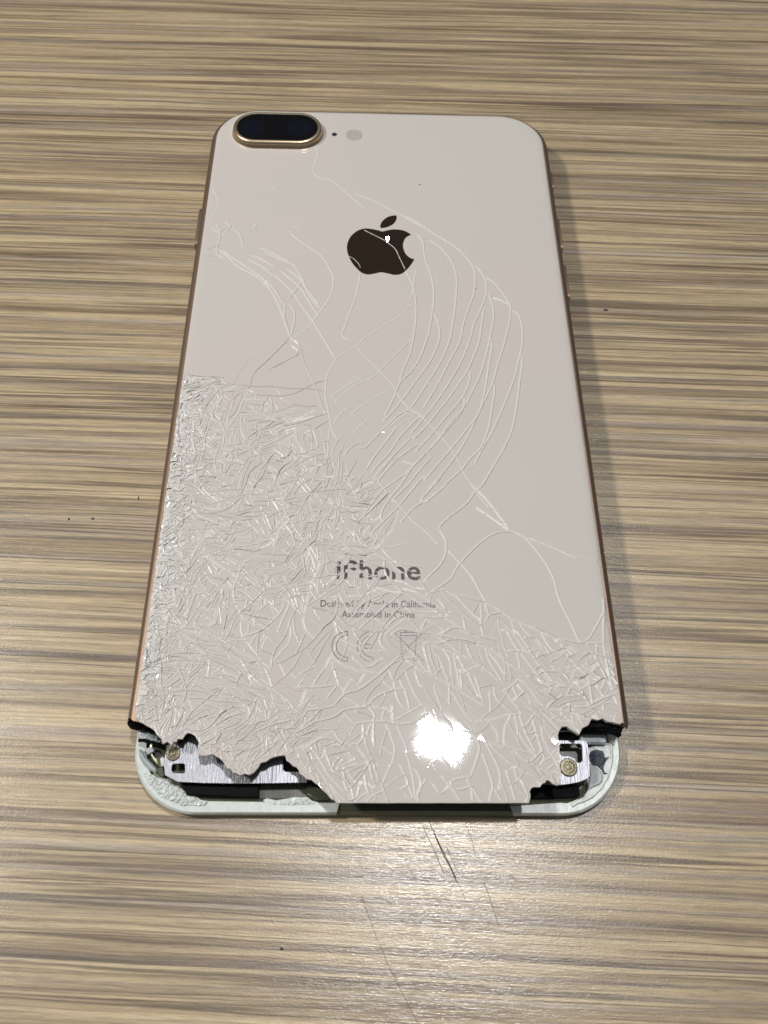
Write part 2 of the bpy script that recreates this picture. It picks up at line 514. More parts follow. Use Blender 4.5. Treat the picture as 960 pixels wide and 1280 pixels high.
rightcrack = T(640, 880, 6, [(130, 740), (140, 705), (133, 655), (150, 628), (180, 622), (205, 622), (228, 598), (245, 590), (262, 566), (285, 575), (310, 598), (340, 612), (368, 606), (360, 560), (366, 500), (356, 470), (360, 410), (346, 350), (350, 280), (343, 240), (348, 203), (365, 185)])
rightcrack += T(640, 840, 6, [(372, 412), (410, 408), (432, 432), (460, 450), (500, 470), (516, 440), (524, 420), (548, 412), (570, 402), (584, 372), (600, 352), (640, 360), (680, 352), (712, 372), (745, 376), (772, 388), (812, 392), (826, 372)])
low = leftcrack + bottom + rightcrack
low = [(min(max(x, -HW + DG + 0.02), HW - DG - 0.02), y) for x, y in low]
OUT = [p for p in top if p[1] > -62] [::-1]           # right -> top -> left (CCW)
OUT = [(x, y) for x, y in OUT]
OUT_STRAIGHT = len(OUT)
# finer sampling
def refine(P, st):
    R = []
    for i in range(len(P) - 1):
        L0 = math.hypot(P[i + 1][0] - P[i][0], P[i + 1][1] - P[i][1])
        k = max(1, int(L0 / st))
        for j in range(k):
            R.append((P[i][0] + (P[i + 1][0] - P[i][0]) * j / k, P[i][1] + (P[i + 1][1] - P[i][1]) * j / k))
    R.append(P[-1])
    return R
upper = refine(OUT, 1.2)
lowj = refine(low, 0.45)
lowj = [lowj[0]] + [(x + rng.uniform(-.07, .07), y + (rng.uniform(-.07, .07) if y > -77.4 else 0)) for x, y in lowj[1:-1]] + [lowj[-1]]
OUTLINE = upper + lowj
NUP = len(upper)

# ---- traced cracks ------------------------------------------------------------
DARKAMP = (0.051 * 2.0, 0.041 * 2.0)
TR = []            # (points mm, amplitude, wide half-width, narrow half-width)
def tr(x0, y0, s, lists, amp=0.055, w1=0.27, w2=0.15):
    for P in lists:
        TR.append((smooth_line(T(x0, y0, s, P), 0.38), amp * 2.0, w1 * 1.25, w2 * 0.88))
# cracks near the top
tr(360, 170, 4.8, [[(172, 60), (180, 110), (162, 175), (150, 212), (190, 250), (260, 265), (330, 320), (400, 380), (460, 432)]], 0.03, 0.25, 0.13)
tr(240, 120, 4, [[(105, 460), (130, 520), (125, 570), (100, 600)]], 0.03, 0.2, 0.12)
tr(360, 170, 4.8, [[(400, 340), (520, 390), (600, 430), (680, 470), (760, 520), (870, 575), (959, 640)]], 0.03)
tr(330, 250, 6, [[(200, 225), (280, 180), (370, 150)], [(520, 140), (620, 110), (700, 85), (780, 75), (880, 95)]], 0.013, 0.25, 0.13)
tr(330, 250, 6, [[(190, 230), (250, 290), (400, 390), (460, 450), (510, 540), (525, 590), (515, 680), (480, 760), (370, 910), (330, 960), (270, 1000), (238, 1008)]], 0.035)
tr(330, 250, 6, [[(725, 555), (700, 700), (650, 840), (605, 960), (590, 1020), (638, 1042)]], 0.04)
tr(410, 250, 7.385, [[(320, 270), (420, 320), (520, 370), (560, 400), (620, 450), (660, 530), (715, 645)]], 0.024, 0.2, 0.12)
tr(410, 250, 7.385, [[(185, 515), (240, 545), (290, 600), (300, 640)]], 0.024, 0.14, 0.1)
# long arcs
tr(500, 260, 6, [
    [(0, 40), (120, 100), (240, 180), (340, 240), (430, 300), (500, 370), (545, 430), (565, 490), (568, 560), (555, 650), (520, 750), (480, 870), (450, 1010), (380, 1140), (310, 1280), (230, 1420), (180, 1500)],
    [(130, 190), (175, 260), (190, 370), (235, 500), (258, 620), (250, 760), (225, 920), (210, 970), (160, 1110), (100, 1210), (0, 1320), (-40, 1420), (-110, 1560)],
    [(262, 795), (290, 860), (303, 940), (290, 1020), (230, 1150), (130, 1290), (20, 1440), (-80, 1560), (-130, 1600)],
    [(220, 240), (300, 290), (370, 370), (415, 460), (430, 570), (420, 720), (400, 870), (370, 1010), (310, 1150), (200, 1330), (100, 1480), (60, 1510)],
    [(570, 430), (620, 490), (650, 560), (650, 650), (610, 760), (560, 870), (525, 1000), (460, 1160), (380, 1300), (280, 1450), (180, 1580), (90, 1690)],
    [(635, 750), (620, 850), (595, 1010), (550, 1130), (510, 1220), (430, 1340), (360, 1440), (280, 1540), (200, 1640), (100, 1740)],
    [(670, 650), (700, 740), (705, 830), (680, 970), (650, 1100), (610, 1240), (550, 1370), (480, 1500), (390, 1600), (300, 1720), (180, 1860), (60, 1980)],
    [(650, 520), (700, 550), (760, 620), (810, 690), (835, 750), (820, 880), (780, 1040), (740, 1160), (700, 1310), (640, 1440), (575, 1580), (520, 1700), (430, 1850), (330, 1980), (220, 2110)],
    [(850, 770), (890, 800), (915, 870), (925, 960), (918, 1040), (895, 1140), (860, 1280), (800, 1440), (740, 1580), (690, 1690), (620, 1810), (560, 1930)],
    [(700, 670), (760, 690), (825, 725)]])
tr(530, 380, 6, [
    [(345, 500), (350, 560), (310, 670), (240, 770), (160, 860), (60, 980), (-60, 1110)],
    [(300, 690), (308, 740), (280, 820), (220, 890), (120, 1010), (20, 1120)],
    [(505, 265), (512, 330), (490, 460), (470, 600), (440, 740), (395, 850), (310, 960), (230, 1060), (110, 1200), (0, 1330)],
    [(525, 600), (535, 650), (520, 740), (500, 870), (480, 960), (430, 1080), (340, 1170), (290, 1240), (200, 1320), (100, 1420), (0, 1500)],
    [(735, 370), (740, 450), (720, 600), (700, 760), (665, 940), (600, 1090), (530, 1210), (440, 1360), (380, 1420), (330, 1490), (260, 1550), (190, 1600), (110, 1680)]])
tr(430, 500, 6, [
    [(480, 545), (400, 600), (300, 670), (240, 740), (160, 850)], [(330, 700), (200, 830), (130, 890), (90, 950)],
    [(510, 70), (420, 110), (350, 170), (220, 300), (160, 360), (110, 360)],
    [(570, 125), (430, 270), (340, 400), (210, 540)], [(510, 280), (390, 400), (290, 510), (220, 600)],
    [(520, 480), (370, 440), (290, 530), (225, 625)], [(560, 330), (420, 430), (330, 520), (250, 620)],
    [(610, 400), (520, 500), (480, 560), (420, 650), (370, 710), (300, 810), (280, 880), (300, 905)],
    [(660, 430), (560, 540), (480, 640), (400, 720), (370, 750)],
    [(600, 580), (560, 620), (420, 790), (330, 880), (270, 940), (210, 1000)],
    [(740, 570), (640, 680), (580, 750)], [(760, 650), (720, 680), (630, 750), (540, 800), (480, 860), (420, 930)],
    [(0, 420), (60, 350), (130, 315)], [(400, 200), (330, 300), (250, 400), (160, 540)]])
# crack that crosses the arcs
tr(400, 380, 6, [[(275, 320), (360, 410), (430, 480), (490, 545), (545, 600), (600, 700), (680, 790), (740, 820), (800, 880), (860, 940), (910, 990), (950, 1040), (1030, 1160), (1065, 1240), (1110, 1310), (1180, 1420), (1270, 1530)]], 0.024, 0.16, 0.12)
tr(430, 500, 6, [[(240, 590), (320, 690), (420, 795), (470, 855), (520, 910), (580, 958), (640, 1010), (700, 1080)]], 0.022, 0.16, 0.12)
tr(540, 600, 4, [[(180, 0), (270, 90), (340, 180), (392, 252)], [(200, 120), (290, 180), (392, 252)]], 0.017, 0.3, 0.2)
# upper middle
tr(400, 380, 6, [
    [(690, 0), (610, 80), (500, 150), (350, 250), (270, 320), (130, 410), (80, 490), (50, 560), (45, 680), (65, 800), (85, 900), (100, 960), (130, 1010)],
    [(650, -20), (690, -60), (713, -200), (720, -255)],
    [(690, 265), (600, 350), (480, 470), (400, 550), (250, 620), (110, 740)], [(430, 500), (300, 560), (180, 630), (80, 700)],
    [(510, 650), (400, 710), (270, 800), (230, 840)], [(240, 770), (160, 820), (100, 900)],
    [(370, 860), (300, 920), (250, 970)], [(700, 785), (600, 860), (480, 960)]], 0.035, 0.22, 0.14)
tr(500, 260, 6, [[(50, 480), (100, 580), (120, 680), (125, 800), (110, 940), (80, 1090), (30, 1210), (0, 1310)]])
# fan on the left
tr(330, 250, 6, [
    [(85, 560), (200, 670), (240, 720), (300, 810), (370, 905), (440, 1020), (530, 1170)],
    [(130, 530), (270, 650), (330, 740), (400, 850)], [(180, 515), (290, 610), (350, 720), (420, 810)],
    [(0, 385), (120, 440), (230, 490), (290, 590), (340, 680), (420, 800)],
    [(0, 600), (60, 680), (110, 780), (150, 880), (170, 950)]], 0.05, 0.3, 0.14)
tr(240, 250, 6, [
    [(200, 370), (280, 430), (350, 500), (470, 560), (560, 640), (640, 740), (690, 850), (700, 900)],
    [(230, 370), (320, 440), (430, 510), (540, 590), (620, 670), (680, 770)],
    [(380, 345), (480, 350), (600, 390), (760, 480)], [(400, 400), (500, 430), (620, 500)], [(420, 440), (530, 500), (600, 560)],
    [(340, 230), (370, 280), (385, 345)], [(190, 180), (215, 260), (200, 330), (190, 400), (250, 440)],
    [(720, 745), (780, 680), (820, 620)], [(730, 770), (770, 840), (770, 920), (750, 1000), (735, 1020)],
    [(700, 780), (700, 880), (720, 960), (735, 1020)],
    [(150, 200), (200, 240), (260, 210), (320, 220)], [(250, 160), (290, 200), (240, 260)], [(100, 380), (160, 350), (220, 320)], [(100, 420), (190, 420)], [(460, 170), (485, 200), (450, 215)]], 0.05, 0.26, 0.14)
tr(300, 380, 6, [
    [(370, 250), (310, 320), (210, 420), (105, 520), (75, 610), (50, 640)], [(370, 250), (440, 300), (470, 390), (500, 480), (550, 580), (590, 680), (630, 800), (660, 830)],
    [(300, 320), (340, 295), (400, 320), (440, 370), (340, 430), (220, 490)],
    [(0, 605), (100, 620), (240, 620), (380, 635), (500, 635), (640, 655)],
    [(80, 680), (180, 685), (300, 690), (410, 670), (530, 610), (640, 570)],
    [(220, 690), (245, 740), (245, 820)], [(280, 640), (310, 685)], [(300, 700), (400, 750), (500, 770), (590, 760)],
    [(30, 885), (120, 870), (180, 875)], [(90, 905), (200, 880), (300, 885), (340, 890)],
    [(320, 915), (450, 890), (560, 850), (650, 825)], [(220, 950), (260, 910), (330, 890)], [(400, 900), (550, 912)],
    [(540, 950), (620, 900), (670, 870)], [(60, 640), (150, 690)], [(260, 855), (330, 857)]], 0.051, 0.16, 0.14)
tr(200, 450, 4.8, [
    [(20, 60), (90, 70), (180, 90), (250, 100), (300, 98), (370, 110), (400, 140), (500, 155)],
    [(500, 190), (440, 230), (400, 280), (370, 350), (380, 400), (400, 450)],
    [(500, 540), (440, 540), (420, 580)], [(690, 550), (600, 570), (530, 590), (490, 660), (465, 700)],
    [(620, 485), (680, 460), (740, 440)], [(340, 775), (400, 755), (460, 745)], [(540, 580), (570, 530), (610, 520)],
    [(690, 550), (740, 620)], [(460, 915), (540, 895), (590, 870), (690, 890)]], 0.041, 0.2, 0.14)
# lower right
tr(540, 600, 4, [
    [(40, 250), (70, 300), (70, 370), (40, 430), (0, 470), (-30, 500)],
    [(410, 262), (330, 265), (250, 310), (140, 420), (90, 500), (0, 560), (-30, 580)],
    [(390, 250), (440, 270), (490, 310), (560, 400), (610, 490), (640, 600), (690, 700), (735, 800)],
    [(460, 280), (560, 315), (640, 350), (720, 385), (820, 412)],
    [(80, 350), (130, 400), (200, 480), (250, 570), (280, 612)],
    [(0, 565), (60, 550), (130, 580), (220, 600), (290, 620), (340, 650), (420, 700), (520, 740), (610, 780), (680, 805), (780, 820), (860, 815)],
    [(350, 650), (400, 690), (500, 735), (620, 790)], [(735, 800), (775, 805), (820, 740), (862, 660)],
    [(858, 600), (862, 660), (860, 740), (862, 830), (872, 900), (884, 960), (900, 1050)],
    [(30, 590), (60, 630), (75, 670)], [(0, 690), (90, 690), (140, 730)], [(40, 770), (110, 740), (200, 770), (260, 790), (330, 800)],
    [(0, 775), (100, 790), (200, 810), (280, 840), (380, 890)], [(0, 820), (120, 865), (260, 930)],
    [(270, 612), (290, 670), (350, 660)], [(270, 710), (290, 670)], [(160, 690), (170, 750)], [(240, 690), (260, 780)],
    [(380, 760), (420, 830), (460, 880), (520, 960), (580, 1040)], [(430, 760), (480, 830), (520, 900), (600, 1000)], [(360, 750), (390, 758)], [(385, 855), (445, 858)],
    [(460, 790), (520, 790), (560, 830)], [(620, 800), (720, 840), (800, 870), (890, 890)], [(640, 810), (700, 900), (760, 960)]])
tr(600, 740, 4.8, [
    [(0, 310), (100, 370), (180, 430), (270, 480), (350, 510), (420, 560), (510, 620)], [(350, 500), (380, 480), (480, 480)],
    [(460, 570), (530, 575)], [(500, 620), (440, 660), (400, 700)], [(140, 600), (200, 560), (240, 520)], [(220, 635), (265, 600), (240, 570)],
    [(300, 660), (340, 680), (400, 740), (470, 820)], [(240, 735), (280, 850), (340, 960)], [(170, 740), (260, 735)],
    [(570, 690), (640, 690), (720, 650), (820, 610)], [(640, 690), (700, 710), (780, 740)], [(560, 700), (620, 740), (660, 770)], [(530, 770), (590, 830)], [(490, 730), (550, 770)],
    [(550, 400), (620, 480), (690, 520)], [(690, 380), (740, 480), (770, 540)], [(700, 560), (740, 620)], [(590, 560), (640, 640), (660, 690)], [(740, 710), (750, 670), (820, 680)]], 0.06, 0.26, 0.15)
tr(440, 760, 4.8, [
    [(0, 500), (50, 490), (130, 430), (220, 350), (300, 310), (370, 300)], [(0, 610), (90, 590), (140, 540), (200, 510), (260, 490), (340, 490)],
    [(330, 310), (400, 360), (500, 410), (600, 460), (660, 500), (740, 550), (790, 580)],
    [(210, 110), (290, 50), (340, 60)], [(420, 120), (460, 60)], [(400, 40), (470, 60), (560, 60), (640, 110)],
    [(240, 160), (300, 130), (400, 150), (500, 160), (590, 220), (680, 290), (800, 360), (880, 430)],
    [(430, 210), (520, 215), (600, 190), (700, 210), (800, 220), (900, 290), (960, 340)], [(540, 160), (620, 120), (700, 150), (800, 180), (880, 200)],
    [(430, 220), (450, 300), (475, 380)], [(540, 230), (590, 310), (600, 400)], [(640, 290), (680, 370)],
    [(220, 370), (250, 430), (270, 520), (300, 580), (350, 610)], [(290, 430), (330, 520), (350, 610)], [(380, 380), (410, 460)],
    [(655, 380), (660, 490)], [(740, 400), (790, 570)], [(700, 390), (760, 520)],
    [(100, 590), (140, 640), (130, 690), (140, 830)], [(0, 700), (60, 690), (200, 685), (280, 700), (380, 690)], [(240, 580), (245, 690)], [(540, 360), (490, 410)],
    [(200, 120), (170, 200), (220, 260)], [(0, 290), (80, 350), (130, 345), (175, 310)]])
tr(500, 900, 4.8, [
    [(525, 120), (600, 150), (690, 180), (790, 200)], [(530, 130), (620, 220), (700, 280), (820, 340)], [(515, 130), (600, 300), (600, 400)], [(500, 200), (550, 350), (560, 400), (540, 490)],
    [(560, 400), (620, 490)], [(690, 190), (760, 240), (880, 300)], [(640, 300), (700, 490)], [(740, 380), (770, 450), (760, 490)], [(800, 0), (860, 200), (870, 250)], [(680, 290), (720, 285)],
    [(420, 20), (440, 80), (480, 170), (430, 330), (400, 345), (310, 370), (335, 420), (430, 400)], [(400, 345), (440, 410), (490, 488)], [(430, 400), (440, 490)], [(250, 330), (310, 400), (370, 490)],
    [(160, 360), (130, 400), (90, 480)], [(200, 380), (250, 440), (275, 420)], [(0, 260), (50, 380), (0, 420)], [(50, 380), (80, 470), (20, 440)], [(100, 300), (130, 380), (105, 480)]])
tr(300, 820, 4.8, [
    [(370, 430), (430, 380), (490, 320), (560, 300), (630, 230), (700, 210), (760, 170), (830, 120), (890, 70), (960, 0)],
    [(380, 440), (450, 400), (560, 370), (620, 330), (700, 310), (770, 290), (830, 240), (930, 200)],
    [(340, 190), (430, 190), (510, 185), (580, 178), (520, 260)], [(440, 175), (510, 75)], [(360, 110), (450, 65)], [(350, 185), (385, 140)],
    [(560, 60), (600, 180)], [(400, 550), (450, 520), (510, 495), (600, 530), (700, 620)], [(510, 560), (550, 660), (580, 690), (700, 650)], [(580, 690), (620, 620)],
    [(550, 540), (610, 540)], [(660, 470), (700, 410), (740, 400), (850, 395), (960, 410)], [(740, 405), (740, 490), (700, 540)], [(810, 380), (800, 480), (810, 550)], [(760, 480), (790, 400)],
    [(920, 290), (925, 400)], [(390, 330), (490, 320)], [(170, 470), (200, 530), (230, 490)], [(60, 470), (150, 430), (250, 400), (330, 380)], [(540, 770), (640, 860), (700, 850), (720, 780)], [(620, 740), (660, 830)]], 0.055, 0.24, 0.14)
tr(160, 780, 6, [
    [(80, 300), (160, 290), (240, 265), (310, 235), (380, 218), (540, 220)], [(80, 370), (160, 320), (260, 290), (380, 270), (520, 275), (600, 290)],
    [(90, 325), (200, 320), (360, 330)], [(70, 410), (150, 380), (230, 370), (340, 368)], [(60, 535), (200, 540), (280, 530), (430, 540)], [(280, 515), (400, 500), (500, 500), (590, 515), (650, 540)],
    [(230, 470), (400, 470)], [(365, 280), (400, 370), (435, 470), (430, 550), (400, 600)], [(430, 555), (560, 560), (680, 580), (840, 590)], [(250, 100), (235, 200), (250, 310), (250, 450), (275, 560), (240, 700)],
    [(640, 520), (560, 590), (490, 650), (440, 720), (400, 790)], [(420, 780), (500, 800), (580, 790), (640, 740), (700, 670), (780, 625), (860, 630)], [(650, 760), (760, 700), (880, 660)],
    [(540, 620), (600, 610), (700, 650)], [(560, 700), (600, 680)], [(280, 560), (330, 640), (310, 760), (270, 850)], [(200, 560), (215, 680), (240, 790)], [(340, 620), (420, 640), (350, 790)],
    [(500, 390), (600, 400), (690, 410)], [(640, 380), (730, 385), (820, 405)]], 0.055, 0.17, 0.12)
TRACED = len(TR)

# ---- crack bookkeeping on a hash grid ----------------------------------------
CELL = 0.6
grid = {}
def put(i, p):
    grid.setdefault((int(p[0] // CELL), int(p[1] // CELL)), []).append((p[0], p[1], i))
def near(x, y, r, skip=-1):
    best = None; bd = r
    cx, cy = int(x // CELL), int(y // CELL); k = int(r // CELL) + 1
    for ix in range(cx - k, cx + k + 1):
        for iy in range(cy - k, cy + k + 1):
            for q in grid.get((ix, iy), ()):
                if q[2] == skip: continue
                d = math.hypot(q[0] - x, q[1] - y)
                if d < bd: bd = d; best = q
    return bd, best
CR = []; DARKTR = set()
for P, amp, w1, w2 in TR:
    dark = amp in DARKAMP
    P = [p for p in P if inside(OUTLINE, *p)]
    if len(P) > 1:
        CR.append((P, amp, w1, w2))
        if dark: DARKTR.add(len(CR) - 1)
        for p in P: put(len(CR) - 1, p)
NTR = len(CR)
for p in OUTLINE: put(-2, p)

# ---- shattered region ---------------------------------------------------------
ZONE = [(150, 455), (240, 468), (300, 478), (330, 500), (372, 520), (402, 545), (425, 575), (460, 610), (478, 650), (488, 690), (520, 728), (560, 742), (620, 765), (690, 800), (760, 800), (800, 800), (800, 1100), (100, 1100)]
def left_edge(v): return 164 + 0.1455 * (905 - v) + 7
def field(x, y):
    """spacing (mm), heading (rad), length (mm), cross share, crush 0..1"""
    u, v = PX(x, y)
    if not inside(ZONE, u, v): return None
    e = u - left_edge(v)
    if e < 36 + 12 * math.sin(v * 0.045) and v < 850:
        k = max(0.0, min(1.0, 1 - e / 44))
        return (0.85 - 0.35 * k, math.radians(8) + 0.3 * math.sin(v * .06), 2.2, 0.5, 0.35 + 0.65 * k)
    if u > 665 and v > 812:                                    # lower right corner
        return (1.25, math.radians(-48), 4.0, 0.45, 0.45 if u > 690 else 0.2)
    dx, dy = u - 400, v - 635
    r = math.hypot(dx, dy)
    if 418 < u < 458 and 690 < v < 735:
        return (0.8, math.radians(60), 2.5, 0.5, 0.42)
    if r < 95:                                                 # the impact spot
        return (0.78 + r * 0.004, math.atan2(-dy, dx) + 0.1, 3.0, 0.35, 0.30)
    if 485 < u < 625 and 880 < v < 1000:
        return (3.0, math.radians(-60), 8.0, 0.3, 0.0)
    if u > 520 and v > 800:
        return (1.9, math.radians(-66), 9.0, 0.22, 0.05)
    if u > 470:
        return (2.3, math.radians(-35), 8.0, 0.35, 0.06)
    if v > 880 and u < 400:
        return (0.9, math.radians(28), 5.0, 0.4, 0.30)
    if v > 920:
        return (1.3, math.radians(-55), 3.5, 0.45, 0.15)
    if u < 330 and v > 640:
        return (0.85 if (int(u / 37) + int(v / 41)) % 3 else 1.5, math.radians(-24), 5.0, 0.35, 0.12)
    if u < 330:
        return (1.05 + max(0, (520 - v) / 60), math.radians(-12), 4.5, 0.4, 0.16)
    if v > 760:
        return (2.5, math.radians(-35), 6.0, 0.45, 0.08)
    return (1.1, math.radians(22), 4.0, 0.4, 0.14)

def grow(i, x, y, th, L, sign):
    P = [(x, y)]; t = th + (math.pi if sign < 0 else 0)
    curv = rng.uniform(-0.06, 0.06)
    step = 0.24; s = 0
    while s < L:
        t += curv * step * 2 + rng.gauss(0, 0.075)
        x += step * math.cos(t); y += step * math.sin(t); s += step
        d, q = near(x, y, 0.22, i)
        if q is not None:
            P.append((q[0], q[1])); return P
        if not inside(OUTLINE, x, y): return P
        P.append((x, y))
    return P
tries = 0
while tries < 74000 and len(CR) < 8000:
    tries += 1
    x = rng.uniform(-37.4, 37.4); y = rng.uniform(-77.6, 8)
    if tries > 56000: x = -37.4 + abs(rng.gauss(0, 4.5))
    fld = field(x, y)
    if fld is None: continue
    sp, th, L, cross, crush = fld
    if tries > 56000 and crush < 0.3: continue
    lim = 1.15 if tries < 6000 else 0.75 if tries < 16000 else 0.40
    if near(x, y, sp * lim)[1] is not None: continue
    if not inside(OUTLINE, x, y): continue
    t = th + rng.gauss(0, 0.22 + crush * 0.4) + (math.pi / 2 if rng.random() < cross else 0)
    i = len(CR)
    Lr = L * rng.uniform(1.2, 3.0) * (1.6 if tries < 6000 else 1.0)
    A = grow(i, x, y, t, Lr / 2, 1); B = grow(i, x, y, t, Lr / 2, -1)
    P = B[::-1] + A[1:]
    if len(P) < 4: continue
    amp = rng.choice((0.10, 0.085, -0.06, 0.065, 0.12)) * (0.85 - crush * 0.40)
    wv = min(0.27, sp * 0.20)
    CR.append((P, amp, wv * 1.1, wv * 0.47))
    for p in P: put(i, p)

# ---- triangulate -------------------------------------------------------------
def calm(x, y):
    u, v = PX(x, y)
    return 0.02 if 506 < u < 600 and 898 < v < 966 else 0.85 if 460 < u < 650 and 850 < v < 1010 else 1.0
VS = []; VZ = []; ES = []
def addv(x, y, z):
    VS.append(Vector((x, y))); VZ.append(z); return len(VS) - 1
no = len(OUTLINE)
oi = []
for k, (x, y) in enumerate(OUTLINE):
    oi.append(addv(x, y, -0.24 if k < NUP else rng.uniform(-0.006, 0.006) if y < -77.3 else rng.uniform(-0.04, 0.03)))
for k in range(no): ES.append((oi[k], oi[(k + 1) % no]))
for dd, zz in ((0.28, -0.10), (0.7, -0.03), (1.3, 0.0)):
    for (x, y) in inset(OUTLINE, dd)[2:NUP - 2]:
        if near(x, y, 0.25, -2)[1] is None: addv(x, y, zz)
NCEN = len(VS)
PALE = [i < TRACED and i not in DARKTR or i >= NTR and rng.random() < 0.45 for i in range(len(CR))]
PALEV = set(); VOWN = {}
for ci, (P, amp, w1, w2) in enumerate(CR):
    prev = None; n = len(P)
    amp *= calm(*P[n // 2])
    if PALE[ci]: PALEV.add(ci)
    for k, (x, y) in enumerate(P):
        f = min(1.0, (min(k, n - 1 - k) + 0.6) / 2.0)
        v = addv(x, y, amp * f * (1 + rng.uniform(-.2, .2)))
        VOWN[v] = ci
        if prev is not None: ES.append((prev, v))
        prev = v
    for k, (x, y) in enumerate(P):
        x0, y0 = P[max(0, k - 1)]; x1, y1 = P[min(n - 1, k + 1)]
        l = math.hypot(x1 - x0, y1 - y0)
        if l < 1e-6: continue
        nx, ny = -(y1 - y0) / l, (x1 - x0) / l
        if nx * 1.0 - ny * 0.35 < 0: nx, ny = -nx, -ny          # n points to the steep side
        for sgn, wd in ((1, w2), (-1, w1)):
            px, py = x + sgn * nx * wd, y + sgn * ny * wd
            if near(px, py, wd * 0.78, ci)[1] is None and inside(OUTLINE, px, py):
                addv(px, py, 0.0)
res = delaunay_2d_cdt(VS, ES, [], 0, 1e-4, True)
ov, oe, of, ovi, oei, _ = res
N_ = len(ov)
Z = np.zeros(N_)
for i in range(N_):
    src = ovi[i]
    Z[i] = VZ[src[0]] if src else 99
con = set()
for e, o_ in zip(oe, oei):
    if o_: con.add((min(e), max(e)))
# heights of crossing points: mean of constrained neighbours
nb = {}
for e in con:
    nb.setdefault(e[0], []).append(e[1]); nb.setdefault(e[1], []).append(e[0])
for i in np.where(Z > 50)[0]:
    q = [Z[j] for j in nb.get(int(i), []) if Z[j] < 50]
    Z[i] = sum(q) / len(q) if q else 0.0
XY = np.array([(v.x, v.y) for v in ov])
CEN = [any(VOWN.get(q, -1) in PALEV for q in src) and abs(Z[i]) > 0.03 if src else False for i, src in enumerate(ovi)]
tris = [tuple(f) for f in of]
eadj = {}
for ti, f in enumerate(tris):
    for k in range(3):
        e = (min(f[k], f[(k + 1) % 3]), max(f[k], f[(k + 1) % 3]))
        eadj.setdefault(e, []).append(ti)
comp = [-1] * len(tris); nc = 0
for s0 in range(len(tris)):
    if comp[s0] >= 0: continue
    st = [s0]; comp[s0] = nc
    while st:
        t = st.pop(); f = tris[t]
        for k in range(3):
            e = (min(f[k], f[(k + 1) % 3]), max(f[k], f[(k + 1) % 3]))
            if e in con: continue
            for q in eadj[e]:
                if comp[q] < 0: comp[q] = nc; st.append(q)
    nc += 1
groups = {}
for t, g in enumerate(comp): groups.setdefault(g, []).append(t)
shards = []
for g, ts in groups.items():
    f = tris[ts[0]]
    best = max(ts[:40], key=lambda t: abs(np.cross(XY[tris[t][1]] - XY[tris[t][0]], XY[tris[t][2]] - XY[tris[t][0]])))
    cx, cy = XY[list(tris[best])].mean(0)
    if not inside(OUTLINE, cx, cy): continue
    ar = sum(abs(float((XY[tris[t][1]][0] - XY[tris[t][0]][0]) * (XY[tris[t][2]][1] - XY[tris[t][0]][1]) - (XY[tris[t][2]][0] - XY[tris[t][0]][0]) * (XY[tris[t][1]][1] - XY[tris[t][0]][1]))) / 2 for t in ts)
    shards.append((ar, ts))
shards.sort(key=lambda s: -s[0])
print('shards', len(shards), 'tris', len(tris), 'cracks', len(CR), 'traced', TRACED, 'tries', tries)

back = None
under_poly = inset(OUTLINE, 0.35)
V, F = prism(under_poly, 6.25, 6.72, bev=0.05)
back = mesh('back_glass', V, F, MAT['under'], phone)
tag(back, 'back panel whose glass is cracked all over its lower half')

def shard_geo(ts, ar):
    ids = {}; V = []; F = []; MI = []
    pts = XY[[tris[t][0] for t in ts]]
    cx, cy = pts.mean(0)
    fld = field(cx, cy)
    crush = fld[4] if fld else 0.0
    if ar > 12: crush = 0
    mag = math.radians(0.5 + 2.6 * crush * crush + 1.6 * crush)
    if ar < 2.0 and fld: mag += math.radians(0.8)
    if 440 < PX(cx, cy)[0] < 665 and 850 < PX(cx, cy)[1]: mag = math.radians(0.12)
    if crush == 0: mag = 0 if ar > 12 else math.radians(0.1)
    sx, sy = rng.gauss(0, mag), rng.gauss(0, mag)
    lift = rng.gauss(0, 0.012 + 0.05 * crush) if crush else 0
    u, v = PX(cx, cy)
    if u > 690 and v > 840: lift += rng.uniform(0, 0.25); sx += rng.gauss(0, 0.05); sy += rng.gauss(0, 0.05)
    for t in ts:
        f = tris[t]
        g = []
        for i in f:
            if i not in ids:
                ids[i] = len(V)
                x, y = XY[i]
                dz = sx * (x - cx) + sy * (y - cy)
                dz = max(-0.16, min(0.2, dz))
                V.append((float(x), float(y), ZT + float(Z[i]) + dz + lift))
            g.append(ids[i])
        F.append(tuple(g))
        e_ = max(math.hypot(*(XY[f[q]] - XY[f[q - 1]])) for q in range(3))
        MI.append(1 if any(CEN[i] for i in f) and e_ < 0.75 else 2 if any(abs(Z[i]) > 0.03 for i in f) and e_ < 1.0 else 0)
    # orientation and skirt
    G = []
    for g in F:
        p, q, r = V[g[0]], V[g[1]], V[g[2]]
        c_ = (q[0] - p[0]) * (r[1] - p[1]) - (r[0] - p[0]) * (q[1] - p[1])
        G.append(g if c_ > 0 else g[::-1])
    ed = {}
    for g in G:
        for k in range(3):
            ed[(g[k], g[(k + 1) % 3])] = 1
    low_ = {}
    def lo(i):
        if i not in low_:
            low_[i] = len(V); x, y, z = V[i]; V.append((x, y, 6.73))
        return low_[i]
    for (i, j) in list(ed):
        if (j, i) not in ed:
            G.append((j, i, lo(i), lo(j))); MI.append(1)
    return V, G, crush, MI
rest = []; restm = []
nind = 0
